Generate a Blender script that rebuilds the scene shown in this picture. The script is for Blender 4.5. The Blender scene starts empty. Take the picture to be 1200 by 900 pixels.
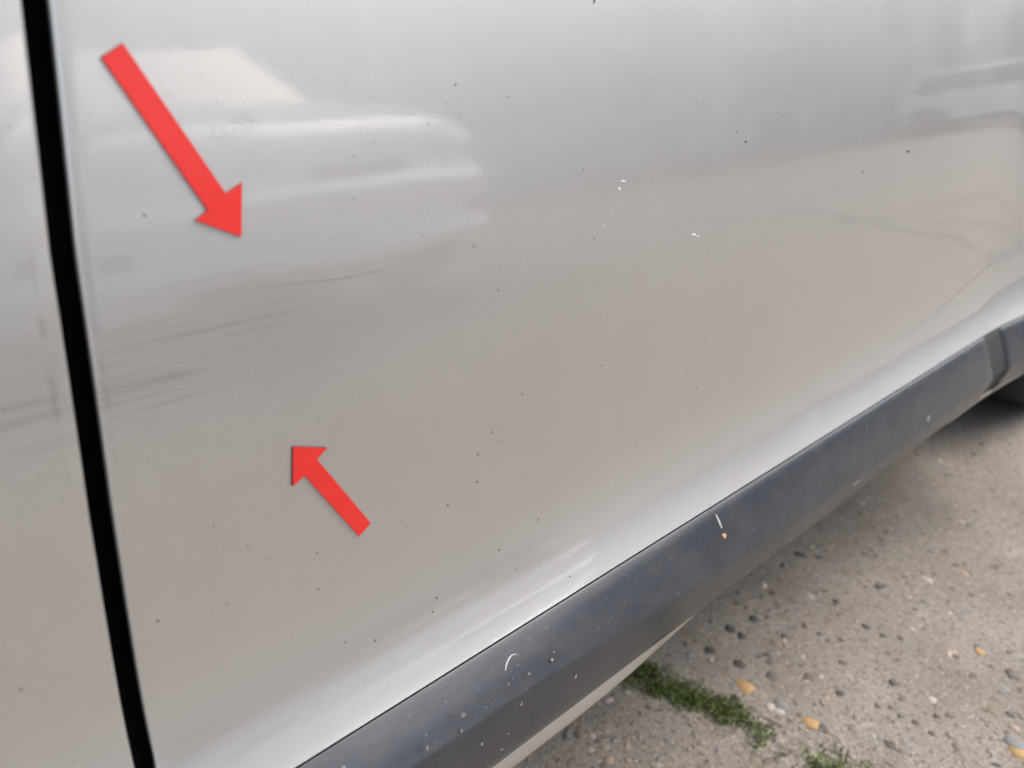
import bpy, bmesh, math, random
import numpy as np
from mathutils import Vector, Matrix, noise as mnoise
rnd = random.Random(7)

# ---------------------------------------------------------------- camera, sky, sun, exposure
S = bpy.context.scene
C = S.collection
FPX, PW, PH = 906.0, 1200.0, 900.0
PITCH = math.atan(400 / 906.0); HEAD = math.radians(48.0)
CAM = np.array([0.0, -0.30, 0.68])
FWD = np.array([math.cos(HEAD)*math.cos(PITCH), math.sin(HEAD)*math.cos(PITCH), -math.sin(PITCH)])
RGT = np.array([math.sin(HEAD), -math.cos(HEAD), 0.0])
UPV = np.cross(RGT, FWD)
cd = bpy.data.cameras.new('camera'); cam = bpy.data.objects.new('camera', cd); C.objects.link(cam)
M3 = Matrix((RGT, UPV, -FWD)).transposed()
cam.matrix_world = Matrix.Translation(Vector(CAM)) @ M3.to_4x4()
cd.sensor_width = 36.0; cd.lens = 36.0 * FPX / PW
cd.clip_start = 0.01; cd.clip_end = 2000.0
cd.dof.use_dof = True; cd.dof.focus_distance = 0.49; cd.dof.aperture_fstop = 5.8
S.camera = cam

SUN_EL, SUN_AZ = math.radians(56), math.radians(120)       # azimuth from +y, clockwise
w = bpy.data.worlds.new('World'); S.world = w; w.use_nodes = True
nt = w.node_tree; nt.nodes.clear()
sky = nt.nodes.new('ShaderNodeTexSky'); sky.sky_type = 'NISHITA'; sky.sun_disc = False
sky.sun_elevation = SUN_EL; sky.sun_rotation = SUN_AZ
sky.air_density = 1.0; sky.dust_density = 4.0; sky.ozone_density = 1.0
hs = nt.nodes.new('ShaderNodeHueSaturation'); hs.inputs['Saturation'].default_value = 0.60
bg = nt.nodes.new('ShaderNodeBackground'); bg.inputs['Strength'].default_value = 0.15
wo = nt.nodes.new('ShaderNodeOutputWorld')
nt.links.new(sky.outputs[0], hs.inputs['Color']); nt.links.new(hs.outputs[0], bg.inputs['Color']); nt.links.new(bg.outputs[0], wo.inputs['Surface'])
sd = bpy.data.lights.new('sun', 'SUN'); sd.energy = 0.7; sd.angle = math.radians(40); sd.color = (1, 0.97, 0.93)
sun = bpy.data.objects.new('sun', sd); C.objects.link(sun)
sv = Vector((math.sin(SUN_AZ)*math.cos(SUN_EL), math.cos(SUN_AZ)*math.cos(SUN_EL), math.sin(SUN_EL)))
sun.rotation_euler = sv.to_track_quat('Z', 'Y').to_euler()
S.view_settings.view_transform = 'Standard'; S.view_settings.look = 'None'
S.view_settings.gamma = 1.0; S.view_settings.exposure = 1.34

# ---------------------------------------------------------------- helpers
def ray(px, py): return FWD*FPX + RGT*(px-600) - UPV*(py-450)
def on_ground(px, py, z=0.0):
    r = ray(px, py); return CAM + r*((z-CAM[2])/r[2])
def sstep(a, b, x):
    t = min(1.0, max(0.0, (x-a)/(b-a))); return t*t*(3-2*t)
def mesh(name, verts, faces, mat, parent=None, smooth=True):
    me = bpy.data.meshes.new(name); me.from_pydata([tuple(map(float, v)) for v in verts], [], faces); me.update()
    if smooth: me.polygons.foreach_set('use_smooth', [True]*len(me.polygons))
    if mat: me.materials.append(mat)
    o = bpy.data.objects.new(name, me); C.objects.link(o)
    if parent: o.parent = parent
    return o
def bmobj(name, bm, mat, parent=None, smooth=False):
    bmesh.ops.recalc_face_normals(bm, faces=bm.faces)
    me = bpy.data.meshes.new(name); bm.to_mesh(me); bm.free()
    if smooth: me.polygons.foreach_set('use_smooth', [True]*len(me.polygons))
    if mat: me.materials.append(mat)
    o = bpy.data.objects.new(name, me); C.objects.link(o)
    if parent: o.parent = parent
    return o
def grid(name, P, mat, parent=None, smooth=True, flip=False):
    """P: (nu, nv, 3) array of points"""
    nu, nv = P.shape[:2]
    f = [(i*nv+j, (i+1)*nv+j, (i+1)*nv+j+1, i*nv+j+1) for i in range(nu-1) for j in range(nv-1)]
    if flip: f = [q[::-1] for q in f]
    return mesh(name, P.reshape(-1, 3), f, mat, parent, smooth)
def box(name, lo, hi, mat, parent=None, bev=0.0):
    bm = bmesh.new(); bmesh.ops.create_cube(bm, size=1)
    for v in bm.verts: v.co = Vector([lo[i]+(v.co[i]+.5)*(hi[i]-lo[i]) for i in range(3)])
    if bev: bmesh.ops.bevel(bm, geom=bm.edges[:], offset=bev, segments=2, affect='EDGES')
    return bmobj(name, bm, mat, parent)
def empty(name, loc=(0, 0, 0)):
    o = bpy.data.objects.new(name, None); C.objects.link(o); o.location = loc; return o
def tag(o, label=None, cat=None, group=None, kind=None):
    for k, v in (('label', label), ('category', cat), ('group', group), ('kind', kind)):
        if v: o[k] = v
    return o

# ---------------------------------------------------------------- materials
class MB:
    def __init__(s, name):
        s.m = bpy.data.materials.new(name); s.m.use_nodes = True; s.t = s.m.node_tree
        s.b = s.t.nodes['Principled BSDF']; s.co = None
    def n(s, typ, **kw):
        nd = s.t.nodes.new(typ)
        for k, v in kw.items():
            if k in nd.inputs: nd.inputs[k].default_value = v
            else: setattr(nd, k, v)
        return nd
    def l(s, a, b): s.t.links.new(a, b)
    def coord(s, scale=(1, 1, 1), loc=(0, 0, 0)):
        if not s.co: s.co = s.n('ShaderNodeTexCoord')
        mp = s.n('ShaderNodeMapping'); mp.inputs['Scale'].default_value = scale; mp.inputs['Location'].default_value = loc
        s.l(s.co.outputs['Object'], mp.inputs['Vector']); return mp.outputs[0]
    def noise(s, vec, scale, detail=4, rough=.5):
        nd = s.n('ShaderNodeTexNoise'); nd.inputs['Scale'].default_value = scale; nd.inputs['Detail'].default_value = detail
        nd.inputs['Roughness'].default_value = rough; s.l(vec, nd.inputs['Vector']); return nd.outputs['Fac']
    def ramp(s, fac, stops):
        r = s.n('ShaderNodeValToRGB'); e = r.color_ramp.elements
        while len(e) < len(stops): e.new(0.5)
        for q, (p, c) in zip(e, stops):
            q.position = p; q.color = (*c, 1) if isinstance(c, tuple) else (c, c, c, 1)
        s.l(fac, r.inputs[0]); return r.outputs[0]
    def mix(s, fac, a, b):
        m = s.n('ShaderNodeMix', data_type='RGBA')
        if hasattr(fac, 'links'): s.l(fac, m.inputs[0])
        else: m.inputs[0].default_value = fac
        for v, i in ((a, 6), (b, 7)):
            if hasattr(v, 'links'): s.l(v, m.inputs[i])
            else: m.inputs[i].default_value = (*v, 1)
        return m.outputs[2]
    def math(s, op, a, b=0.0, c=None):
        m = s.n('ShaderNodeMath', operation=op)
        for i, v in enumerate((a, b) if c is None else (a, b, c)):
            if hasattr(v, 'links'): s.l(v, m.inputs[i])
            else: m.inputs[i].default_value = v
        return m.outputs[0]
    def bump(s, h, strength=.2, dist=.001):
        b = s.n('ShaderNodeBump'); b.inputs['Strength'].default_value = strength; b.inputs['Distance'].default_value = dist
        s.l(h, b.inputs['Height']); s.l(b.outputs[0], s.b.inputs['Normal'])
    def set(s, **kw):
        for k, v in kw.items():
            k = k.replace('_', ' ')
            i = s.b.inputs[k]
            if hasattr(v, 'links'): s.l(v, i)
            elif isinstance(v, tuple): i.default_value = (*v, 1)
            else: i.default_value = v
        return s
def specks(b, vec, scale, rmin, rmax, keep):
    """round spots of random size on a fraction of Voronoi cells -> 0..1"""
    v = b.n('ShaderNodeTexVoronoi'); v.inputs['Scale'].default_value = scale; b.l(vec, v.inputs['Vector'])
    sp = b.n('ShaderNodeSeparateColor'); b.l(v.outputs['Color'], sp.inputs[0])
    rad = b.math('MULTIPLY_ADD', sp.outputs[0], rmax-rmin, rmin)
    inside = b.math('LESS_THAN', v.outputs['Distance'], rad)
    k = b.math('LESS_THAN', sp.outputs[1], keep)
    return b.math('MULTIPLY', inside, k), sp.outputs[2]
def plain(name, col, rough=.6, metallic=0.0, var=.12, scale=8, **kw):
    b = MB(name); v = b.coord()
    n = b.noise(v, scale, 5)
    lo = tuple(c*(1-var) for c in col); hi = tuple(min(1, c*(1+var)) for c in col)
    b.set(Base_Color=b.ramp(n, [(.3, lo), (.7, hi)]), Roughness=rough, Metallic=metallic, **kw); return b.m
def silver_paint():
    b = MB('silver_paint'); v = b.coord()
    # metallic flake tone with faint mottling
    base = b.ramp(b.noise(v, 6, 3), [(.3, (.595, .582, .552)), (.7, (.625, .612, .582))])
    fl = b.noise(v, 1700, 2, .7)
    base = b.mix(b.ramp(fl, [(.35, 0.0), (.75, .30)]), base, (.35, .34, .33))
    # smeared scuffs either side of the door gap: long thin streaks along the car
    streak = b.noise(b.coord((1.6, 1, 46), (0, 0, 0)), 6.0, 5, .62)
    patch = b.noise(b.coord((7, 1, 16)), 1.4, 2)
    sx = b.n('ShaderNodeSeparateXYZ'); b.l(b.coord(), sx.inputs[0])
    gx = b.math('SUBTRACT', 1.0, b.math('MULTIPLY', b.math('ABSOLUTE', b.math('SUBTRACT', sx.outputs[0], .065)), 10.0))
    gz = b.math('SUBTRACT', 1.0, b.math('MULTIPLY', b.math('ABSOLUTE', b.math('SUBTRACT', sx.outputs[2], .575)), 17.0))
    zone = b.math('MULTIPLY', b.math('MAXIMUM', gx, 0.0), b.math('MAXIMUM', gz, 0.0))
    sc = b.math('MULTIPLY', b.ramp(streak, [(.52, 0.0), (.61, 1.0)]), b.ramp(patch, [(.42, 0.0), (.60, 1.0)]))
    sc = b.math('MULTIPLY', b.math('MULTIPLY', sc, zone), .5)
    base = b.mix(sc, base, (.16, .14, .13))
    # grime line where the door edges shed water
    dg = b.math('SUBTRACT', sx.outputs[0], b.math('MULTIPLY_ADD', sx.outputs[2], .0967, .0610-.0967*.612))
    grime = b.math('MULTIPLY', b.ramp(b.noise(b.coord((1, 1, .35)), 130, 5, .7), [(.42, 0.0), (.62, .6)]), b.math('MAXIMUM', gz, 0.0))
    for c0 in (-.0078, .0098):
        ln = b.math('MAXIMUM', b.math('SUBTRACT', 1.0, b.math('MULTIPLY', b.math('ABSOLUTE', b.math('SUBTRACT', dg, c0)), 520.0)), 0.0)
        base = b.mix(b.math('MULTIPLY', ln, grime), base, (.20, .16, .12))
    # fly specks and tar dots
    d1, r1 = specks(b, v, 85, .025, .075, .33); d2, r2 = specks(b, b.coord((1, 1, 1), (3, 1, 7)), 190, .05, .10, .30)
    dots = b.math('MULTIPLY', b.math('MAXIMUM', d1, b.math('MULTIPLY', d2, .6)), .62)
    base = b.mix(dots, base, (.07, .06, .05))
    dust = b.ramp(b.noise(v, 55, 6, .7), [(.45, 0.0), (.75, .10)])
    base = b.mix(dust, base, (.45, .41, .36))
    b.set(Base_Color=base, Metallic=.88, Roughness=.42, Coat_Weight=1.0, Coat_Roughness=.03, Coat_IOR=1.75)
    hgt = b.math('ADD', b.noise(v, 420, 2), b.math('MULTIPLY', b.noise(v, 45, 2), .8))
    bp = b.n('ShaderNodeBump'); bp.inputs['Strength'].default_value = .016; bp.inputs['Distance'].default_value = .001
    b.l(hgt, bp.inputs['Height']); b.l(bp.outputs[0], b.b.inputs['Coat Normal'])
    return b.m
def cladding_plastic():
    b = MB('grey_plastic'); v = b.coord()
    n = b.noise(v, 14, 5, .6)
    base = b.ramp(n, [(.3, (.031, .035, .041)), (.7, (.037, .041, .048))])
    sx = b.n('ShaderNodeSeparateXYZ'); b.l(v, sx.inputs[0])
    # pale road splashes, thicker towards the middle of the car
    near = b.ramp(sx.outputs[0], [(.15, 1.0), (.75, .25)])
    d1, _ = specks(b, b.coord((1, 1, .55)), 120, .04, .12, .25); d2, _ = specks(b, b.coord((1, 1, 1), (5, 2, 1)), 330, .08, .2, .15)
    sp = b.math('MULTIPLY', b.math('MAXIMUM', b.math('MULTIPLY', d1, b.ramp(b.noise(v, 400, 3), [(.45, 0.0), (.6, 1.0)])), d2), near)
    base = b.mix(b.math('MULTIPLY', sp, .28), base, (.42, .39, .36))
    dust = b.ramp(b.noise(b.coord((.6, 1, 1)), 40, 6, .7), [(.45, 0.0), (.9, .10)])
    base = b.mix(dust, base, (.30, .27, .23))
    b.set(Base_Color=base, Roughness=b.ramp(b.noise(v, 60, 5), [(.3, .22), (.7, .28)]), Specular_IOR_Level=.46)
    b.bump(b.noise(v, 1500, 2), .12, .0004); return b.m
def concrete():
    b = MB('exposed_aggregate_concrete'); v = b.coord()
    base = b.ramp(b.noise(v, 9, 8, .65), [(.25, (.155, .132, .108)), (.5, (.235, .207, .177)), (.8, (.32, .288, .25))])
    fine = b.noise(v, 320, 5, .7)
    base = b.mix(b.ramp(fine, [(.33, .55), (.60, 0.0)]), base, (.12, .10, .08))
    base = b.mix(b.ramp(b.noise(b.coord((1, 1, 1), (2, 5, 0)), 420, 3, .6), [(.56, 0.0), (.70, .55)]), base, (.52, .49, .45))
    base = b.mix(b.ramp(b.noise(b.coord((1, 1, 1), (7, 3, 0)), 150, 3, .55), [(.34, .62), (.44, 0.0)]), base, (.10, .082, .065))
    base = b.mix(b.ramp(b.noise(b.coord((1, 1, 1), (1, 8, 0)), 85, 4, .6), [(.60, 0.0), (.74, .5)]), base, (.36, .30, .24))
    for sc, keep, col, off in ((250, .80, .80, 4), (135, .65, .80, 1), (80, .45, .82, 9)):
        vv = b.coord((1, 1, .2), (off, off*2, 0))
        wv = b.n('ShaderNodeVectorMath', operation='ADD'); nz = b.n('ShaderNodeTexNoise'); nz.inputs['Scale'].default_value = sc*1.3
        b.l(vv, nz.inputs['Vector']); ms = b.n('ShaderNodeVectorMath', operation='SCALE'); ms.inputs['Scale'].default_value = .7/sc
        b.l(nz.outputs['Color'], ms.inputs[0]); b.l(vv, wv.inputs[0]); b.l(ms.outputs[0], wv.inputs[1])
        d, r = specks(b, wv.outputs[0], sc, .16, .44, keep)
        pc = b.ramp(r, [(.0, (.06, .053, .047)), (.22, (.115, .10, .085)), (.36, (.20, .158, .118)), (.5, (.17, .17, .16)), (.62, (.29, .25, .205)), (.8, (.40, .36, .31)), (.97, (.36, .25, .15))])
        base = b.mix(b.math('MULTIPLY', d, col), base, pc)
    b.set(Base_Color=base, Roughness=.85, Specular_IOR_Level=.3)
    hh = b.math('ADD', b.math('MULTIPLY', fine, .6), b.noise(v, 95, 6, .7))
    b.bump(hh, .5, .005); return b.m
PAINT, CLAD, CONC = silver_paint(), cladding_plastic(), concrete()
RUBBER = plain('black_rubber', (.012, .012, .013), .7, scale=40)
TYRE = plain('tyre_rubber', (.02, .02, .021), .8, scale=30)
DARKGAP = plain('seal_and_gap_shade', (.0025, .0025, .003), .95, scale=30, Specular_IOR_Level=.05)  # near-black: seal rubber, and gap shade put into the colour
CHAR = plain('charcoal_plastic', (.03, .03, .032), .6, scale=60)
ALLOY = plain('wheel_alloy', (.45, .45, .46), .35, .8)
GLASS = plain('tinted_glass', (.015, .018, .02), .06, Specular_IOR_Level=.8)
WPAINT = plain('white_paint', (.80, .80, .79), .4, var=.03, Coat_Weight=1.0, Coat_Roughness=.04)
REDLAMP = plain('red_lamp_lens', (.35, .015, .015), .15)
CLEARLAMP = plain('clear_lamp_lens', (.55, .57, .6), .1, .5)
def red_material():
    b = MB('red_vinyl'); v = b.coord()
    b.set(Base_Color=b.ramp(b.noise(v, 120, 5, .6), [(.3, (.60, .017, .012)), (.7, (.65, .021, .015))]), Roughness=.33, Specular_IOR_Level=.7)
    b.bump(b.noise(v, 900, 2), .05, .0003); return b.m
RED = red_material()
MAGNET = plain('magnet_sheet', (.012, .011, .011), .7, scale=300)

# ---------------------------------------------------------------- ground
SOIL = plain('joint_soil', (.075, .06, .045), .95, var=.35, scale=60)
ground = mesh('ground', [(-600, -600, -.02), (600, -600, -.02), (600, 600, -.02), (-600, 600, -.02)], [(0, 1, 2, 3)], SOIL, smooth=False)
tag(ground, kind='structure')
JA = math.radians(-11.5)                    # slab grid turned against the car
JO = np.array([.592, .06])
EU = np.array([math.cos(JA), math.sin(JA)]) ; EU = np.array([math.cos(math.radians(11.5)), math.sin(math.radians(11.5))])
EV = np.array([EU[1], -EU[0]])              # towards the camera side (-y)
def slab_xy(u, v): return JO + EU*u + EV*v
SU, SVV, JW = 3.1, 3.4, .032
slabs = {}
for iu in range(-4, 9):
    for iv in range(-3, 8):
        u0, u1 = iu*SU + JW/2, (iu+1)*SU - JW/2
        v0, v1 = iv*SVV - 1.2 + JW/2, (iv+1)*SVV - 1.2 - JW/2
        near = iu in (-1, 0) and iv == 0
        st = .012 if near else .15
        def side(a, b_, n):
            return [a + (b_-a)*k/n for k in range(n)]
        nu_, nv_ = int(SU/st), int(SVV/st)
        loop = [(u, v0) for u in side(u0, u1, nu_)] + [(u1, v) for v in side(v0, v1, nv_)] + [(u, v1) for u in side(u1, u0, nu_)] + [(u0, v) for v in side(v1, v0, nv_)]
        top, chf = [], []
        cu, cv = (u0+u1)/2, (v0+v1)/2
        for u, v in loop:
            k = .007*mnoise.noise(Vector((u*14, v*14, 3.3))) + .004*mnoise.noise(Vector((u*60, v*60, 1.3)))
            du, dv = (1 if u <= u0 else -1 if u >= u1 else 0), (1 if v <= v0 else -1 if v >= v1 else 0)
            q = slab_xy(u + du*(.005+abs(k)*.9)+0*dv, v + dv*(.005+abs(k)*.9)); top.append((*q, 0.0))
            q = slab_xy(u - du*(.001)+k*abs(du)*.4, v - dv*.001); chf.append((*q, -.006))
        bot = [(x, y, -.019) for x, y, z in chf]
        n = len(loop); fs = [tuple(range(n))]
        fs += [(i, n+i, n+(i+1) % n, (i+1) % n) for i in range(n)] + [(n+i, 2*n+i, 2*n+(i+1) % n, n+(i+1) % n) for i in range(n)]
        o = mesh('concrete_slab', top+chf+bot, [f[::-1] for f in fs], CONC, ground, smooth=False)
        slabs[(iu, iv)] = o

# ---------------------------------------------------------------- car body surface (x forward, y into the car, z up)
_z = np.linspace(.20, 1.30, 1101)
_s = np.interp(_z, [.20, .335, .350, .362, .378, .40, .43, .48, .55, .62, .70, .85, .98, 1.3],
                   [.66, .66, .62, .54, .40, .23, .090, .038, .064, .094, .106, .115, .13, .2])
_y = np.concatenate([[0], np.cumsum((_s[1:]+_s[:-1])/2*(_z[1]-_z[0]))]); _y += -.0245 - np.interp(.352, _z, _y)      # sill edge as the anchor
WX, WXR, WR, WZ = 1.80, -1.02, .345, .345   # wheel centres, tyre radius
def body_y(x, z, detail=True):
    y = float(np.interp(z, _z, _y))
    y -= .040*sstep(1.04, 1.50, x + (.44-z)*.10)*sstep(1.15, .45, z)        # fender flare
    y -= .030*sstep(-.30, -.70, x)*sstep(1.1, .5, z)
    if x > 2.0: y += .55*((x-2.0)/.62)**3.2 * .55
    if x < -1.35: y += .45*((-1.35-x)/.42)**3 * .5
    if detail:
        y += .00022*mnoise.noise(Vector((x*5.5, 2.0, z*7.5))) + .00007*mnoise.noise(Vector((x*19, 5.0, z*26)))
        y += .00035*math.exp(-((x-.13)**2+(z-.555)**2)/(2*.018**2))         # the dent the arrows point at
    return y
GZ, GX = [], []
for gx_, gy_ in ((173, 915), (171, 900), (118.5, 600), (75, 300), (42, 0)):
    q_ = ray(gx_, gy_); t_ = .3/q_[1]
    for _ in range(12):
        p_ = CAM + q_*t_; t_ += (body_y(0, p_[2], False) - p_[1])/q_[1]
    GZ.append(p_[2]); GX.append(p_[0])
GZ = [.30]+GZ+[1.0]; GX = [GX[0]-.004]+GX+[GX[-1]+.03]
def gap_c(z):
    return float(np.interp(z, GZ, GX))
GW = .0041
def arch_z(x, zb):
    r = WR + .055; z = zb
    for cx in (WX, WXR):
        d = abs(x-cx)
        if d < r: z = max(z, WZ + math.sqrt(r*r-d*d))
    return z
def top_z(x):
    return .985 if x < 1.25 else .985 - .13*((x-1.25)/1.3)**1.6
ZB = .3515
def panel_pts(xl, xr, nu, nv, detail=True, rim=.0014, us=None):
    us = us if us is not None else np.linspace(0, 1, nu); vs = np.linspace(0, 1, nv)**1.35
    rows = []
    for u in us:
        col = []
        for v in vs:
            z = .6; x = 0
            for _ in range(6):
                a, b_ = xl(z)+rim, xr(z)-rim; x = a + (b_-a)*u
                zb = arch_z(x, ZB); z = zb + (top_z(x)-zb)*v
            col.append((x, body_y(x, z, detail), z))
        rows.append(col)
    P = np.array(rows)
    def edge(row, s):
        out = []
        for a in (22.5, 45, 67.5, 90):
            a = math.radians(a); out.append([(x+s*rim*math.sin(a), y+rim*(1-math.cos(a)), z) for x, y, z in row])
        out.append([(x+s*rim, y+.0035, z) for x, y, z in row]); return out
    L = edge(P[0], -1)[::-1]; R = edge(P[-1], 1)
    return np.concatenate([np.array(L), P, np.array(R)])
def mirrored(P, W): Q = P.copy(); Q[..., 1] = W - Q[..., 1]; return Q
CW = 1.80
def wheel(root, cx, near=True, steer=0):
    y0 = .02 if near else CW-.02
    s = 1 if near else -1
    prof = [(.0, .20), (.0, .225), (-.004, .25), (-.008, .285), (-.004, .318), (.008, .336), (.025, .343), (.06, .345), (.15, .345), (.185, .343), (.20, .335), (.212, .31), (.205, .24), (.20, .20)]
    def lathe(name, pr, mat, parent, n=64):
        V = [(cx+r*math.sin(2*math.pi*k/n), y0+s*dy+0, WZ-r*math.cos(2*math.pi*k/n)) for k in range(n) for dy, r in pr]
        m = len(pr); F = [(k*m+j, ((k+1) % n)*m+j, ((k+1) % n)*m+j+1, k*m+j+1) for k in range(n) for j in range(m-1)]
        return mesh(name, V, F, mat, parent)
    wh = lathe('wheel', [(.02, .205), (.004, .215), (.004, .200), (.03, .190), (.20, .19)], ALLOY, root)
    lathe('tyre', prof, TYRE, wh)
    bm = bmesh.new()
    for k in range(5):
        a = 2*math.pi*k/5 + .3
        for (r0, r1, w0, w1) in ((.03, .195, .03, .022),):
            d = Vector((math.sin(a), 0, math.cos(a))); t = Vector((d.z, 0, -d.x)); c = Vector((cx, 0, WZ))
            vs = [bm.verts.new(c + d*r + t*sg*w_ + Vector((0, y0+s*yy, 0))) for yy in (.012, .045) for r, w_ in ((r0, w0), (r1, w1)) for sg in (-1, 1)]
            for f in ((0, 1, 3, 2), (4, 6, 7, 5), (0, 2, 6, 4), (1, 5, 7, 3), (0, 4, 5, 1), (2, 3, 7, 6)): bm.faces.new([vs[i] for i in f])
    bmobj('spokes', bm, ALLOY, wh)
    lathe('hub', [(.01, .0), (.008, .035), (.05, .045)], ALLOY, wh, 24)
    lathe('brake_disc', [(.06, .0), (.06, .15), (.075, .15)], CHAR, wh, 32)

def build_car(name, paint, fine=False, front_slot=True):
    root = empty(name)
    gl = lambda z: gap_c(z)-GW; gr = lambda z: gap_c(z)+GW
    specs = [('rear_quarter_panel', lambda z: -1.70, lambda z: -.7535, 28, 26), ('rear_door', lambda z: -.7465, gl, 60 if fine else 24, 90 if fine else 22),
             ('front_door', gr, lambda z: 1.3265, 190 if fine else 26, 130 if fine else 22), ('front_fender', lambda z: 1.3335, lambda z: 2.42, 60 if fine else 36, 60 if fine else 26)]
    parts = {}
    for nm, a, b_, nu, nv in specs:
        P = panel_pts(a, b_, nu, nv, fine)
        parts[nm] = grid(nm, P, paint, root)
        grid(nm, mirrored(panel_pts(a, b_, 22, 20, False), CW), paint, root, flip=True)
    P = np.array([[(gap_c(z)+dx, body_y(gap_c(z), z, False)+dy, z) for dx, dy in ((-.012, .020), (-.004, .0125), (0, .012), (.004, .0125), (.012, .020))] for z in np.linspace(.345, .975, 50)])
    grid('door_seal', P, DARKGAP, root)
    # dark inner shell behind the panel gaps
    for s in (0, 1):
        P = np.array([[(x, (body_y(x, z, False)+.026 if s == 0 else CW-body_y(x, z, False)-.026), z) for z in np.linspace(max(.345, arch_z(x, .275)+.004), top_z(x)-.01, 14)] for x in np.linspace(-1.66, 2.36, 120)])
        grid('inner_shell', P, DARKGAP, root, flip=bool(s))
        for cx in (WX, WXR):                          # wheel housings
            r = WR+.06
            P = np.array([[(cx-r*math.cos(a), (yy if s == 0 else CW-yy), WZ+r*math.sin(a)) for yy in np.linspace(.005, .34, 4)] for a in np.linspace(-.15, math.pi+.15, 25)])
            grid('wheel_housing', P, RUBBER, root, flip=bool(s))
    box('underbody', (-1.55, .12, .235), (1.34, CW-.12, .33), RUBBER, root, .02)
    box('engine_tray', (1.36, .36, .235), (2.3, CW-.36, .40), RUBBER, root, .02)
    for cx in (WX, WXR):
        for nr in (True, False): wheel(root, cx, nr)
    # bonnet
    P = np.array([[(x, body_y(x, top_z(x), False) + (CW-2*body_y(x, top_z(x), False))*t, top_z(x)+.07*math.sin(math.pi*t)**.6*sstep(2.5, 1.9, x)+.004) for t in np.linspace(0, 1, 17)] for x in np.linspace(1.0, 2.43, 20)])
    grid('bonnet', P, paint, root, flip=True)
    # bumpers: plan curve swept round the ends, with a ledge profile
    def bumper(nm, sgn, xs, prof):
        n = 41; P = []
        for k in range(n):
            t = -1 + 2*k/(n-1); a = abs(t)
            yv = CW/2 + t*(CW/2+.0)*(1 if a < .8 else 1-.02*(a-.8)/.2)
            bx = xs + sgn*(.20*(1-a**3.2) + .06*(1-a**2)) 
            if a > .9: bx -= sgn*.0
            P.append([(bx+sgn*o*(1-.5*a**6), yv+(CW/2-yv)*c, z) for o, z, c in prof])
        ov = [(P[0][i][0]-sgn*.24, body_y(2.0 if sgn > 0 else -1.3, max(.36, min(.9, z)), False)-.004, z) for i, (o, z, c) in enumerate(prof)]
        ov2 = [(x, CW-y, z) for x, y, z in ov]
        P = np.array([ov]+P+[ov2]); return grid(nm, P, paint, root, flip=sgn < 0), P
    prof = [(-.10, .22, .06), (.0, .235, .02), (.02, .27, .01), (.028, .315, .0), (.050, .335, .0), (.054, .36, 0), (.034, .385, 0), (.020, .42, 0), (.012, .50, 0), (.016, .54, 0), (.050, .575, 0), (.052, .60, 0), (.030, .625, 0), (-.015, .64, 0), (-.02, .70, .005), (.0, .725, .01), (-.015, .78, .03), (-.06, .845, .07), (-.13, .87, .09)]
    fb, FP = bumper('front_bumper', 1, 2.37, prof)
    rb, RP = bumper('rear_bumper', -1, -1.62, [(-.1, .26, .05), (0, .28, .02), (.02, .35, 0), (.01, .45, 0), (.05, .5, 0), (.05, .56, 0), (.0, .60, 0), (-.01, .7, .01), (-.02, .9, .03), (-.05, 1.0, .05)])
    def patch(nm, P, i0, i1, z0, z1, mat, par, out, sgn):
        sub = []
        for i in range(i0, i1+1):
            col = P[i]; zz = np.linspace(z0, z1, 6)
            sub.append([(float(np.interp(z, col[:, 2], col[:, 0]))+sgn*out, float(np.interp(z, col[:, 2], col[:, 1])), z) for z in zz])
        return grid(nm, np.array(sub), mat, par, flip=sgn < 0)
    patch('grille', FP, 13, 22, .645, .685, CHAR, fb, .006, 1); patch('lower_intake', FP, 9, 33, .24, .30, CHAR, fb, .006, 1)
    patch('number_plate', FP, 18, 24, .43, .53, WPAINT, fb, .012, 1)
    for a, b_ in ((3, 9), (33, 39)): patch('headlight', FP, a, b_, .70, .80, CLEARLAMP, fb, .008, 1)
    for a, b_ in ((3, 7), (35, 39)): patch('fog_light', FP, a, b_, .44, .50, CHAR, fb, .006, 1)
    for a, b_ in ((2, 8), (34, 40)): patch('tail_light', RP, a, b_, .78, .95, REDLAMP, rb, .008, -1)
    # cabin: pillars and roof as one shell with the glass standing proud of it
    def cab(x, z):                                     # side inset of the cabin at height z
        return body_y(min(1.2, max(-1.3, x)), .985, False) + .004 + (z-.985)*.33
    low = [(1.28, .985), (-1.70, .985)]; up = [(.62, 1.50), (-1.25, 1.52)]
    def ring(z, x0, x1, n=14): return [(x, cab(x, z), z) for x in np.linspace(x0, x1, n)]
    def side(s):
        P = np.array([ring(z, np.interp(z, [.985, 1.5], [1.28, .62]), np.interp(z, [.985, 1.5], [-1.70, -1.28])) for z in np.linspace(.985, 1.5, 8)])
        if s: P = mirrored(P, CW)
        return P
    A, Bm = side(0), side(1)
    grid('cabin_side', A, paint, root); grid('cabin_side', Bm, paint, root, flip=True)
    rf = np.array([[(A[-1][i][0], A[-1][i][1]+(Bm[-1][i][1]-A[-1][i][1])*t, 1.5+.06*math.sin(math.pi*t)**.5*math.sin(math.pi*(i+.6)/(14.2))**.35) for t in np.linspace(0, 1, 15)] for i in range(14)])
    grid('roof', rf, paint, root, flip=True)
    ws = np.array([[(A[j][0][0], A[j][0][1]+(Bm[j][0][1]-A[j][0][1])*t, A[j][0][2]) for t in np.linspace(0, 1, 9)] for j in range(8)])
    grid('windscreen', ws, GLASS, root); 
    tg = np.array([[(A[j][-1][0], A[j][-1][1]+(Bm[j][-1][1]-A[j][-1][1])*t, A[j][-1][2]) for t in np.linspace(0, 1, 9)] for j in range(8)])
    grid('tailgate', tg, paint, root, flip=True)
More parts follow.
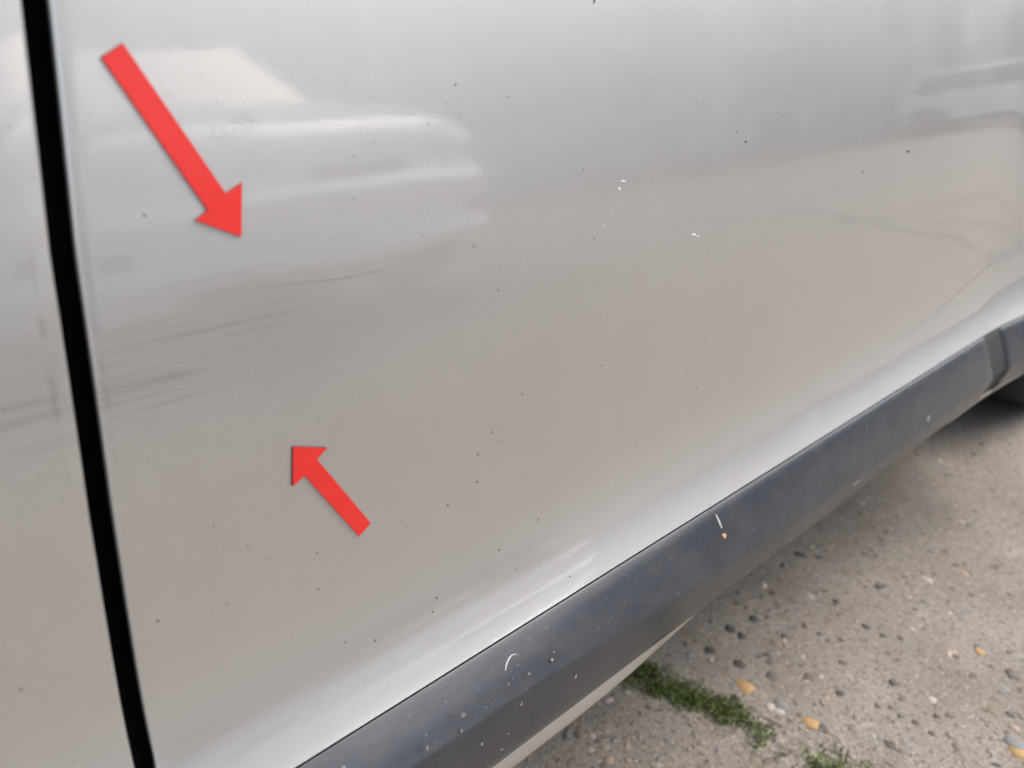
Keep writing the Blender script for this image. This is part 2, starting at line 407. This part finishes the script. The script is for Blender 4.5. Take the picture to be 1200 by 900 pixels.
    rg = np.array([[(-1.70+(z-.985)*.815-.008, .30+(z-.985)*.33+(CW-.6-(z-.985)*.66)*t, z) for t in np.linspace(0, 1, 5)] for z in (1.06, 1.44)])
    grid('rear_window', rg, GLASS, root, flip=True)
    for s in (0, 1):
        for poly in ([(1.05, 1.02), (.10, 1.02), (.02, 1.45), (.60, 1.45)], [(.02, 1.02), (-.72, 1.02), (-.72, 1.45), (-.06, 1.45)], [(-.80, 1.03), (-1.42, 1.03), (-1.15, 1.42), (-.80, 1.45)]):
            P = []
            for t in np.linspace(0, 1, 5):
                a = np.array(poly[0])*(1-t)+np.array(poly[3])*t; b_ = np.array(poly[1])*(1-t)+np.array(poly[2])*t
                P.append([(x, cab(x, z)-.006, z) for x, z in (a*(1-q)+b_*q for q in np.linspace(0, 1, 5))])
            P = np.array(P)
            if s: P = mirrored(P, CW)
            grid('side_window', P, GLASS, root, flip=bool(s))
        # door handles and mirror
        yy = lambda x, z, o: (body_y(x, z, False)-o if s == 0 else CW-body_y(x, z, False)+o)
        for x0 in (.16, -.62):
            a, b_ = sorted((yy(x0, .86, .035), yy(x0, .86, -.004))); box('door_handle', (x0, a, .845), (x0+.16, b_, .875), paint, root, .008)
        a, b_ = sorted((yy(1.0, .985, .20), yy(1.0, .985, -.01))); box('wing_mirror', (.88, a, 1.0), (1.02, b_, 1.13), paint, root, .03)
    return root, parts

# ---------------------------------------------------------------- the silver car
car, cp = build_car('silver_car', PAINT, fine=True)
tag(car, 'silver car with grey plastic sill cladding and scuffed doors', 'car')
def crease(x): return float(np.interp(x, [-.8, .15, .24, .37, .45, .60, .75, 1.3], [.326, .326, .3238, .3145, .3092, .3025, .3005, .3005]))
def clad_prof(x):
    c = crease(x)
    f0 = body_y(x, .352, False) - float(np.interp(.352, _z, _y))           # follow the fender flare
    pts = [(-.0243, .3494), (-.0248, .3490), (-.0265, .3474)]
    a = np.array([-.0265, .3474]); b_ = np.array([-.0455, c])
    for t in (.15, .35, .55, .75, .9): pts.append((a[0]+(b_[0]-a[0])*t-.0012*math.sin(math.pi*t), a[1]+(b_[1]-a[1])*t))
    pts += [(-.0454, c+.0006), (-.0459, c-.0008), (-.0457, c-.0026), (-.0435, c-.012), (-.0400, .2785), (-.0370, .2685), (-.0355, .2660), (-.034, .265), (-.02, .265), (.01, .267)]
    return [(x, y+f0, z) for y, z in pts]
def cladding(nm, xa, xb, n, mat=CLAD, inset=0.0, par=None, caps=True):
    P = [clad_prof(x) for x in np.linspace(xa, xb, n)]
    P = np.array(P); P[..., 1] += inset
    if caps:
        for idx, sg in ((0, -1), (-1, 1)):
            e = P[idx].copy(); e[:, 1] += .0012; e[:, 0] += sg*.0012; e2 = e.copy(); e2[:, 1] = .012
            P = np.concatenate([[e2, e], P]) if idx == 0 else np.concatenate([P, [e, e2]])
    return grid(nm, P, mat, par or car, flip=True)
X_A, X_B = 1.030, 1.080
fclad = cladding('sill_cladding', gap_c(.35)+GW, X_A, 90)
cladding('cladding_joint', X_A-.004, X_B+.003, 8, RUBBER, .0018)
aclad = cladding('arch_cladding', X_B, WX-WR-.062, 30)
rclad = cladding('sill_cladding', WXR+WR+.062, gap_c(.35)-GW, 30)
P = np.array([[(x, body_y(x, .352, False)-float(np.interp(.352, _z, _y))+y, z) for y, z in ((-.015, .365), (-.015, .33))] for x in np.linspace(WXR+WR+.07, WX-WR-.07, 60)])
grid('slit_shade_strip', P, DARKGAP, car)  # added dark strip standing in for shade in the slit over the cladding
# painted sill lip below the cladding
P = []
for x in np.linspace(WXR+WR+.06, WX-WR-.06, 60):
    f0 = body_y(x, .352, False) - float(np.interp(.352, _z, _y))
    e = .006*(sstep(.30, .62, x)-.6*sstep(.80, 1.0, x))
    P.append([(x, y+f0*.6+e*2, z+e*2) for y, z in ((.0, .30), (-.024, .275), (-.0310, .2655), (-.0335, .2625), (-.0338, .2505), (-.0320, .2460), (-.027, .2435), (.03, .243), (.16, .262))])
grid('sill', np.array(P), PAINT, car, flip=True)

def on_body(px, py, off=0.0):
    r = ray(px, py); t = .3/r[1]
    for _ in range(12):
        p = CAM + r*t; t += (body_y(p[0], p[2]) - off - p[1])/r[1]
    return CAM + r*t
def on_clad(px, py, off=.0004):
    r = ray(px, py); best = None
    t = .25/r[1]
    for _ in range(12):
        p = CAM + r*t; pr = clad_prof(p[0]); zs = [q[2] for q in pr][:-2][::-1]; ys = [q[1] for q in pr][:-2][::-1]
        t += (float(np.interp(p[2], zs, ys)) - off - p[1])/r[1]
    return CAM + r*t
# ---------------------------------------------------------------- marks on the paint
def fleck(nm, outline, mat, par, proj, th=.00025):
    top = [proj(x, y, th) for x, y in outline]; bot = [proj(x, y, .00003) for x, y in outline]; n = len(top)
    return mesh(nm, [*top, *bot], [tuple(range(n))]+[(i, n+i, n+(i+1) % n, (i+1) % n) for i in range(n)], mat, par, smooth=False)
def blob(cx, cy, rx, ry, rot=0, n=9, jit=.3):
    out = []
    for k in range(n):
        a = 2*math.pi*k/n; q = 1+rnd.uniform(-jit, jit); x, y = rx*q*math.cos(a), ry*q*math.sin(a)
        out.append((cx+x*math.cos(rot)-y*math.sin(rot), cy+x*math.sin(rot)+y*math.cos(rot)))
    return out
CHIP = plain('chipped_primer', (.66, .65, .63), .7, scale=200); TAR = plain('tar_spot', (.09, .08, .07), .8, scale=200); RUSTM = plain('clay_splash', (.45, .25, .13), .9, scale=300)
door, clad = cp['front_door'], fclad
for a in ((729.5, 212, 2.2, 1.8, 0), (732.5, 212.5, 1.3, 1.6, 0), (726, 221, 1.6, 2.6, .5), (717, 246.5, 1.4, 1.5, 0), (708.5, 266, 1.0, 3.6, .05), (813, 274.5, 3.2, 1.4, .1), (818, 277, 2.0, 1.3, .2)):
    fleck('paint_chip', blob(a[0], a[1], a[2]*.8, a[3]*.85, a[4]), CHIP, door, on_body)
for a in ((874, 166, 1.8, 1.8, 0), (1063.5, 177.5, 3.2, 2.0, -.5), (697, 1, 1.6, 4.5, .2), (863, 155, 1, 1, 0), (697, 280, 1.3, 1.3, 0), (534, 99, 1.4, 1.6, 0), (555, 289, 1.2, 1.2, 0), (495, 275.5, 1.4, 1.2, 0), (274.5, 152, 1.1, 1.1, 0), (612, 462, 1.6, 1.5, 0), (559, 565, 1.2, 2.2, -.4), (512, 700.5, 1.5, 2.5, .3), (1011, 201, 1.3, 1.5, 0), (185, 728, 3.0, 1.6, -.3), (405, 753, 1.6, 1.2, 0), (585, 644.5, 1.4, 1.4, 0), (631, 609, 1.2, 1.2, 0), (605, 668, 1.2, 1.3, 0), (668, 676, 1.4, 1.3, 0), (373, 690.5, 1.5, 1.6, 0), (250, 616, 1.4, 1.4, 0), (438, 167, 1.2, 1.2, 0), (415, 183, 1.2, 1.2, 0), (584, 340, 1.1, 1.2, 0), (507, 717, 1.5, 1.3, 0), (313, 654, 1.5, .9, 0), (290, 640, 1.5, 1.0, 0), (266, 708, 1.4, 1.0, .2)):
    fleck('tar_spot', blob(a[0], a[1], a[2]*.75, a[3]*.75, a[4]), TAR, door, on_body)
def strip(nm, pts, wpx, mat, par, proj):
    L, R_ = [], []
    n = len(pts)
    for i, (x, y) in enumerate(pts):
        x0, y0 = pts[max(0, i-1)]; x1, y1 = pts[min(n-1, i+1)]; d = math.hypot(x1-x0, y1-y0) or 1
        q = wpx*(.35+.65*math.sin(math.pi*(i+.5)/n)); L.append((x-(y1-y0)/d*q, y+(x1-x0)/d*q)); R_.append((x+(y1-y0)/d*q, y-(x1-x0)/d*q))
    return fleck(nm, L+R_[::-1], mat, par, proj)
SCRM = plain('pale_scratch', (.34, .34, .34), .8, scale=200)
strip('scratch', [(592.5, 786), (593, 781), (594.5, 776), (597, 771), (600, 767.5), (605, 766.3)], .75, SCRM, clad, on_clad)
strip('scratch', [(839, 603), (841.5, 608), (843.5, 613), (846, 619)], 1.1, SCRM, clad, on_clad)
fleck('clay_splash', blob(849, 627.5, 2.6, 3.6, -.4), RUSTM, clad, on_clad)
for a in ((588.5, 878, 2, 1.2, -.4), (543, 838, 2, 3.5, .2), (541, 857, 1.8, 2.6, 0), (620, 789.5, 1.5, 1.5, 0), (647, 773, 2, 2.2, 0), (675, 792.5, 1.8, 3.4, .5), (611, 825, 1.4, 3, .2), (565, 872, 1.6, 1.8, 0), (596, 860, 1.3, 1.5, 0), (649, 764, 1.2, 1, 0), (501, 876, 1.5, 3, .2), (1181.5, 386, 1.8, 2.4, -.2), (1088, 491, 1.2, 4, .2), (1003, 566, 6, 1.6, -.6)):
    fleck('mud_speck', blob(*a), plain('mud_fleck', (.24, .22, .20), .9, scale=300) if 'mud_fleck' not in bpy.data.materials else bpy.data.materials['mud_fleck'], clad, on_clad)
HAIR = plain('fine_scratch', (.24, .23, .21), .6, scale=200)
strip('scratch', [(402, 325.5), (415, 322), (430, 319), (453, 315.5)], .55, HAIR, door, on_body)
strip('scratch', [(300, 338), (340, 332), (380, 328), (412, 325)], .35, HAIR, door, on_body)

ring = lambda rx, ry: [(273+rx*math.cos(a), 149+ry*math.sin(a)-.10*rx*math.cos(a)) for a in np.linspace(0, 6.1, 40)]
RINGM = plain('ring_mark', (.50, .49, .475), .55, .6, scale=200, Coat_Weight=1.0)
for rx, ry in ((24, 14), (13, 8.5)): strip('ring_mark', ring(rx, ry), .7, RINGM, door, on_body)  # two faint concentric rings in a duller grey than the paint
# tar-filled crack in the yard, seen mirrored low in the door
def mirrored_ground(px, py):
    p = on_body(px, py); e = .02
    n = np.array([(body_y(p[0]+e, p[2], False)-body_y(p[0]-e, p[2], False))/(2*e), -1, (body_y(p[0], p[2]+e, False)-body_y(p[0], p[2]-e, False))/(2*e)]); n /= np.linalg.norm(n)
    d = ray(px, py); d = d/np.linalg.norm(d); q = d - 2*(d@n)*n
    return p + q*(-p[2]/q[2]) if q[2] < -.03 else None
cr = [q for q in (mirrored_ground(*a) for a in ((892, 240), (940, 246), (990, 256), (1040, 267), (1090, 276), (1130, 286))) if q is not None]
V = []
for i, q in enumerate(cr):
    d = cr[min(i+1, len(cr)-1)]-cr[max(i-1, 0)]; d = d[:2]/np.linalg.norm(d[:2]); wv = .05*math.sin(math.pi*(i+.6)/(len(cr)+.2))
    V += [(q[0]-d[1]*wv, q[1]+d[0]*wv, .004), (q[0]+d[1]*wv, q[1]-d[0]*wv, .004)]
mesh('tar_seam', V, [(2*i, 2*i+1, 2*i+3, 2*i+2) for i in range(len(cr)-1)], TAR, ground, smooth=False)

# ---------------------------------------------------------------- arrow magnets
def arrow(label, outline):
    root = empty('arrow_magnet'); th = .00115
    pts = [on_body(x, y, th) for x, y in outline]; n = len(pts)
    c = sum(pts)/n; root.location = c
    def prism(nm, o0, o1, mat, grow=0.0):
        A = [p - c + np.array([0, th-o1, 0]) + (p-c)*grow for p in pts]; B = [p - c + np.array([0, th-o0, 0]) + (p-c)*grow for p in pts]
        bm = bmesh.new(); va = [bm.verts.new(p) for p in A]; vb = [bm.verts.new(p) for p in B]
        bm.faces.new(va); bm.faces.new(vb[::-1])
        for i in range(n): bm.faces.new((va[i], vb[i], vb[(i+1) % n], va[(i+1) % n]))
        bmesh.ops.triangulate(bm, faces=[f for f in bm.faces if len(f.verts) > 4])
        bmobj(nm, bm, mat, root)
    prism('magnet_backing', .0001, .00093, MAGNET); prism('red_face', .00094, .00115, RED, -.004)
    tag(root, label, 'arrow magnet', 'arrow magnets stuck on the door')
arrow('long red arrow magnet on the door, pointing down towards the dent', [(118.3, 66.5), (144, 50.3), (265, 226.7), (284, 214), (283.3, 277.7), (229, 258.5), (244, 246.5)])
arrow('short red arrow magnet on the door, pointing up and back to the gap', [(343.5, 523.6), (383.8, 524.9), (371.6, 538.1), (434.8, 613.2), (421.4, 628.8), (357.3, 557.5), (343.2, 570)])

# ---------------------------------------------------------------- pebbles set in the concrete
def pebble_mesh(seed, mat):
    r2 = random.Random(seed); bm = bmesh.new(); bmesh.ops.create_icosphere(bm, subdivisions=1, radius=1)
    for v in bm.verts: v.co *= 1 + r2.uniform(-.22, .22)
    for v in bm.verts: v.co.z *= .5
    me = bpy.data.meshes.new('pebble'); bm.to_mesh(me); bm.free(); me.polygons.foreach_set('use_smooth', [True]*len(me.polygons)); me.materials.append(mat); return me
PC = [((.065, .056, .048), 4), ((.11, .093, .077), 6), ((.17, .132, .098), 7), ((.16, .158, .148), 3), ((.22, .185, .145), 5), ((.34, .30, .26), 3), ((.33, .205, .085), 0), ((.28, .20, .15), 1)]
pmats = [(plain('pebble_stone', c, .75, var=.3, scale=90), wt) for c, wt in PC]
bag = [i for i, (m, wt) in enumerate(pmats) for _ in range(wt)]
pmesh = {(i, s): pebble_mesh(i*10+s, pmats[i][0]) for i in range(len(PC)) for s in range(3)}
def to_uv(x, y): d = np.array([x, y])-JO; return d@EU, d@EV
def put_pebble(x, y, r, ci, asp=.75, rise=.0010):
    u, v = to_uv(x, y)
    if abs(u) < JW/2+r+.004: return False
    key = (int(math.floor(u/SU)), int(math.floor((v+1.2)/SVV)))
    if key not in slabs: return False
    o = bpy.data.objects.new('pebble', pmesh[(ci, rnd.randrange(3))]); C.objects.link(o); o.parent = slabs[key]
    zr = r*.45; o.location = (x, y, rise-zr*.5); o.scale = (r, r*asp, zr); o.rotation_euler = (0, 0, rnd.uniform(0, 6.28)); return True
for px, py, r, ci in ((872, 803, .0135, 6), (865, 823, .0125, 6), (949, 847, .0105, 6), (919, 850, .0110, 7), (902, 828, .007, 5), (915, 826, .010, 3), (889, 846, .007, 4), (832, 762, .008, 0), (866, 778, .009, 0), (856, 737, .009, 0), (869, 745, .007, 0), (883, 725, .008, 0), (921, 746, .008, 1), (833, 773, .005, 5), (906, 793, .011, 1), (948, 794, .010, 1), (985, 813, .006, 0), (936, 857, .010, 1), (1046, 800, .006, 0), (1015, 735, .006, 0), (940, 650, .007, 0), (1030, 688, .007, 0), (1148, 764, .007, 6), (880, 836, .005, 0), (1187, 790, .011, 1), (945, 733, .006, 2), (1197, 883, .012, 6), (1190, 872, .013, 3), (980, 705, .005, 0)):
    g = on_ground(px, py); put_pebble(g[0], g[1], r*1.05, ci, .85, .0017)
cnt = 0
while cnt < 265:
    px, py = rnd.uniform(590, 1210), rnd.uniform(470, 910)
    g = on_ground(px, py)
    if g[0] > 1.5 or g[0] < .3: continue
    if put_pebble(g[0], g[1], rnd.choice([.004, .0045, .005, .006, .007, .008, .0095]), rnd.choice(bag), rnd.uniform(.55, 1)): cnt += 1
# grit too small to pick apart
for mi in (0, 1, 4, 5):
    V, F = [], []
    for _ in range(1500):
        g = on_ground(rnd.uniform(560, 1260), rnd.uniform(450, 960)); x, y = g[0]+rnd.uniform(-.02, .02), g[1]+rnd.uniform(-.02, .02)
        if x > 2.4 or abs(to_uv(x, y)[0]) < JW/2+.006: continue
        r = rnd.uniform(.0008, .0024); a = rnd.uniform(0, 6.28); b0 = len(V); k = 5
        for q in range(k): V.append((x+r*math.cos(a+6.28*q/k)*rnd.uniform(.7, 1.2), y+r*math.sin(a+6.28*q/k)*rnd.uniform(.7, 1.2), -.0003))
        V.append((x, y, r*.45)); F += [(b0+q, b0+(q+1) % k, b0+k) for q in range(k)]
    o = mesh('grit', V, F, pmats[mi][0], ground); o['kind'] = 'stuff'

# ---------------------------------------------------------------- moss and grass in the joint
def leafmat(nm, a, b_):
    b = MB(nm); v = b.coord(); b.set(Base_Color=b.ramp(b.noise(v, 130, 4), [(.3, a), (.7, b_)]), Roughness=.6, Specular_IOR_Level=.3); return b.m
MOSS = leafmat('moss_green', (.030, .048, .010), (.15, .20, .045)); GRASS = leafmat('grass_green', (.07, .11, .03), (.15, .20, .06)); DRY = leafmat('dry_stalk', (.16, .12, .06), (.26, .20, .10))
def blade(V, F, p, h, w, lean, az, segs=3):
    b0 = len(V); d = np.array([math.cos(az), math.sin(az), 0]); t = np.array([-d[1], d[0], 0])
    for i in range(segs+1):
        q = i/segs; c = np.array(p) + d*lean*q*q + np.array([0, 0, h*(q-.25*q*q*min(1, lean/h))]); ww = w*(1-q)**.7 + .00008
        V += [tuple(c-t*ww), tuple(c+t*ww)]
    F += [(b0+2*i, b0+2*i+1, b0+2*i+3, b0+2*i+2) for i in range(segs)]
FILL = plain('joint_debris', (.20, .175, .145), .95, var=.45, scale=140)
P = np.array([[(*slab_xy(u, v), -.0012 + .004*mnoise.noise(Vector((u*70, v*70, 2))) + .003*mnoise.noise(Vector((u*190, v*190, 5)))) for u in np.linspace(-.024, .024, 13)] for v in np.linspace(-1.19, 2.2, 500)])
fo = grid('joint_fill', P, FILL, ground); fo['kind'] = 'stuff'
V, F = [], []
def moss_density(v):
    return 1.0 if v < .035 else 1-.85*sstep(.035, .10, v) if v < .14 else .35
for _ in range(1500):
    v = rnd.uniform(-.12, .22) if rnd.random() < .8 else rnd.uniform(-.8, 1.2)
    u = rnd.gauss(.004*math.sin(v*40), .012)
    dn = moss_density(v)*(.25+1.6*max(0, mnoise.noise(Vector((u*30, v*26, 1)))+.28))
    if abs(u) > .030 or rnd.random() > dn: continue
    cr = rnd.uniform(.003, .0075); x, y = slab_xy(u, v)
    for _k in range(16):                       # a cushion of tiny leaves
        a, e = rnd.uniform(0, 6.28), math.asin(rnd.uniform(.05, 1)); d = np.array([math.cos(a)*math.cos(e), math.sin(a)*math.cos(e), math.sin(e)])
        p = np.array([x, y, .0005]) + d*cr*rnd.uniform(.6, 1.1)*np.array([1, 1, .8]); t = np.cross(d, [rnd.gauss(0, 1), rnd.gauss(0, 1), rnd.gauss(0, 1)]); t /= np.linalg.norm(t)
        n2 = np.cross(d, t)*.5 + d*.7; L = rnd.uniform(.0014, .0032); w2 = L*.45; b0 = len(V)
        V += [tuple(p-n2*L*.3), tuple(p+t*w2+n2*L*.3), tuple(p+n2*L), tuple(p-t*w2+n2*L*.3)]; F.append((b0, b0+1, b0+2, b0+3))
moss = mesh('moss', V, F, MOSS); tag(moss, 'dark green moss filling the joint between concrete slabs', 'moss', kind='stuff')
def tuft(px, py, n, hm, label):
    g = on_ground(px, py); root = empty('grass_tuft', (g[0], g[1], -.012))
    V, F = [], []
    for _ in range(n):
        blade(V, F, (rnd.gauss(0, .012), rnd.gauss(0, .010), 0), rnd.uniform(.4, 1)*hm, rnd.uniform(.0008, .0018), rnd.uniform(.1, .9)*hm, rnd.uniform(0, 6.28), 4)
    mesh('blades', V, F, GRASS, root); tag(root, label, 'grass'); return root, g
t1, g1 = tuft(972, 905, 90, .030, 'small grass tuft with a bent dry stalk at the slab joint')
p0 = np.array(on_ground(985, 893))-np.array([g1[0], g1[1], -.012]); p1 = np.array(on_ground(945, 853))-np.array([g1[0], g1[1], -.012])
V, F = [], []
path = [np.array([p0[0], p0[1], .012]) + (p1-p0)*[q, q, 0] + np.array([-.012*math.sin(math.pi*q)*-1, -.010*math.sin(math.pi*q), .007*math.sin(math.pi*q)]) for q in np.linspace(0, 1, 9)]
for i, p in enumerate(path):
    for a in range(4): V.append(tuple(p + .0007*np.array([0, math.cos(a*1.5708), math.sin(a*1.5708)])))
for i in range(8):
    F += [(i*4+a, i*4+(a+1) % 4, i*4+4+(a+1) % 4, i*4+4+a) for a in range(4)]
mesh('stalk', V, F, DRY, t1)

# ---------------------------------------------------------------- what the paint mirrors: parked cars, workshop, tree
wc, _ = build_car('white_car', WPAINT)
wc.rotation_euler = (0, 0, math.radians(90)); wc.location = (2.2, -4.72, 0)
tag(wc, 'white car parked nose towards the silver door, its bumper mirrored in the paint', 'car')
hb, _ = build_car('white_hatchback', WPAINT)
hb.rotation_euler = (0, 0, math.radians(84)); hb.location = (20.8, -6.2, 0)
tag(hb, 'white hatchback parked beyond the workshop corner, tiny in the paint', 'car')
WALL = plain('grey_cladding_sheet', (.10, .115, .14), .6, .1, var=.1, scale=.6); WALLB = plain('blue_grey_sheet', (.32, .35, .40), .55, var=.1, scale=.8)
PLINTH = plain('plinth_concrete', (.22, .22, .21), .85, scale=3); WHITEB = plain('white_board', (.82, .82, .8), .5, var=.03)
ROOFM = plain('roof_sheet', (.2, .2, .21), .5, .3)
bd = empty('workshop_building', (8, -8.2, 0))
tag(bd, 'long grey workshop with ribbed sheet walls, mirrored in the silver paint', 'building')
def bx(nm, x0, x1, y0, y1, z0, z1, mat, par=None): return box(nm, (x0-8, y0+10.5, z0), (x1-8, y1+10.5, z1), mat, par or bd)
bx('wall', -1, 28, -20, -10.5, -.02, 4.0, WALL); bx('plinth', -1.03, 28.03, -20.03, -10.44, -.02, .35, PLINTH)
bx('roof', -1.3, 28.3, -20.3, -10.2, 4.0, 4.2, ROOFM)
x = -1.0; i = 0
while x < 27.5:
    wd = rnd.choice([.9, 1.2, 1.2, 1.6])
    bx('wall_sheet', x+.02, min(28, x+wd)-.02, -10.5, -10.46-.03*rnd.random(), 0.36, 3.95, WALLB if rnd.random() < .45 else WALL); x += wd; i += 1
for x0 in (1.5, 9.6, 13.2, 19.5):
    wdo = bx('window', x0, x0+1.5, -10.46, -10.38, 1.1, 2.4, WHITEB); bx('pane', x0+.08, x0+.71, -10.38, -10.37, 1.18, 2.32, GLASS, wdo); bx('pane', x0+.79, x0+1.42, -10.38, -10.37, 1.18, 2.32, GLASS, wdo)
for x0 in (6.2, 16.0):
    dr = bx('roller_door', x0, x0+2.6, -10.46, -10.40, .0, 3.0, PLINTH)
    for k in range(10): bx('door_slat', x0+.05, x0+2.55, -10.40, -10.385, .05+k*.29, .05+k*.29+.26, WALLB, dr)
for x0 in (5.4, 12.3, 18.9, 23.0): bx('downpipe', x0, x0+.1, -10.42, -10.32, .0, 4.0, WHITEB)
for o in [o for o in bd.children_recursive if o.name.startswith(('window', 'roller'))]: pass
sb = bx('glare_board', 23.8, 24.4, -10.44, -10.38, 2.2, 3.2, WHITEB)  # added white board, no known sign, to mirror as bright glare in the paint
kerb = box('kerb', (-20, -7.7, -.02), (30, -7.5, .12), PLINTH, None, .02); tag(kerb, kind='structure')
BARK = plain('bark', (.09, .07, .05), .9, var=.3, scale=12); LEAF = leafmat('tree_leaf', (.035, .06, .02), (.09, .13, .045))
def tree(loc, hgt, rad, label):
    root = empty('tree', loc); V, F = [], []
    def limb(p, q, r0, r1, n=7):
        b0 = len(V); d = np.array(q)-np.array(p); a = np.cross(d, [.3, .5, .1]); a = a/np.linalg.norm(a); b_ = np.cross(d, a); b_ = b_/np.linalg.norm(b_)
        for c, r in ((p, r0), (q, r1)):
            for k in range(n): V.append(tuple(np.array(c)+r*(a*math.cos(6.283*k/n)+b_*math.sin(6.283*k/n))))
        F.extend((b0+k, b0+(k+1) % n, b0+n+(k+1) % n, b0+n+k) for k in range(n))
    limb((0, 0, -.05), (0, 0, hgt*.4), .2, .14); ends = []
    for k in range(9):
        a = 2.4*k; e = (rad*.6*math.cos(a), rad*.6*math.sin(a), hgt*rnd.uniform(.45, .9)); limb((0, 0, hgt*rnd.uniform(.25, .4)), e, .09, .03); ends.append(e)
    mesh('trunk', V, F, BARK, root)
    V2, F2 = [], []
    for _ in range(5000):
        e = rnd.choice(ends); p = np.array(e)+np.array([rnd.gauss(0, rad*.28), rnd.gauss(0, rad*.28), rnd.gauss(0, hgt*.1)])
        d = np.array([rnd.gauss(0, 1) for _ in range(3)]); d /= np.linalg.norm(d); t = np.cross(d, [rnd.random(), rnd.random(), 1]); t /= np.linalg.norm(t)
        s = rnd.uniform(.08, .16); b0 = len(V2); V2 += [tuple(p-d*s), tuple(p+t*s*.5), tuple(p+d*s), tuple(p-t*s*.5)]; F2.append((b0, b0+1, b0+2, b0+3))
    mesh('crown', V2, F2, LEAF, root); tag(root, label, 'tree')
tree((31, -9.5, 0), 4.6, 2.2, 'bushy green tree standing beyond the white hatchback')
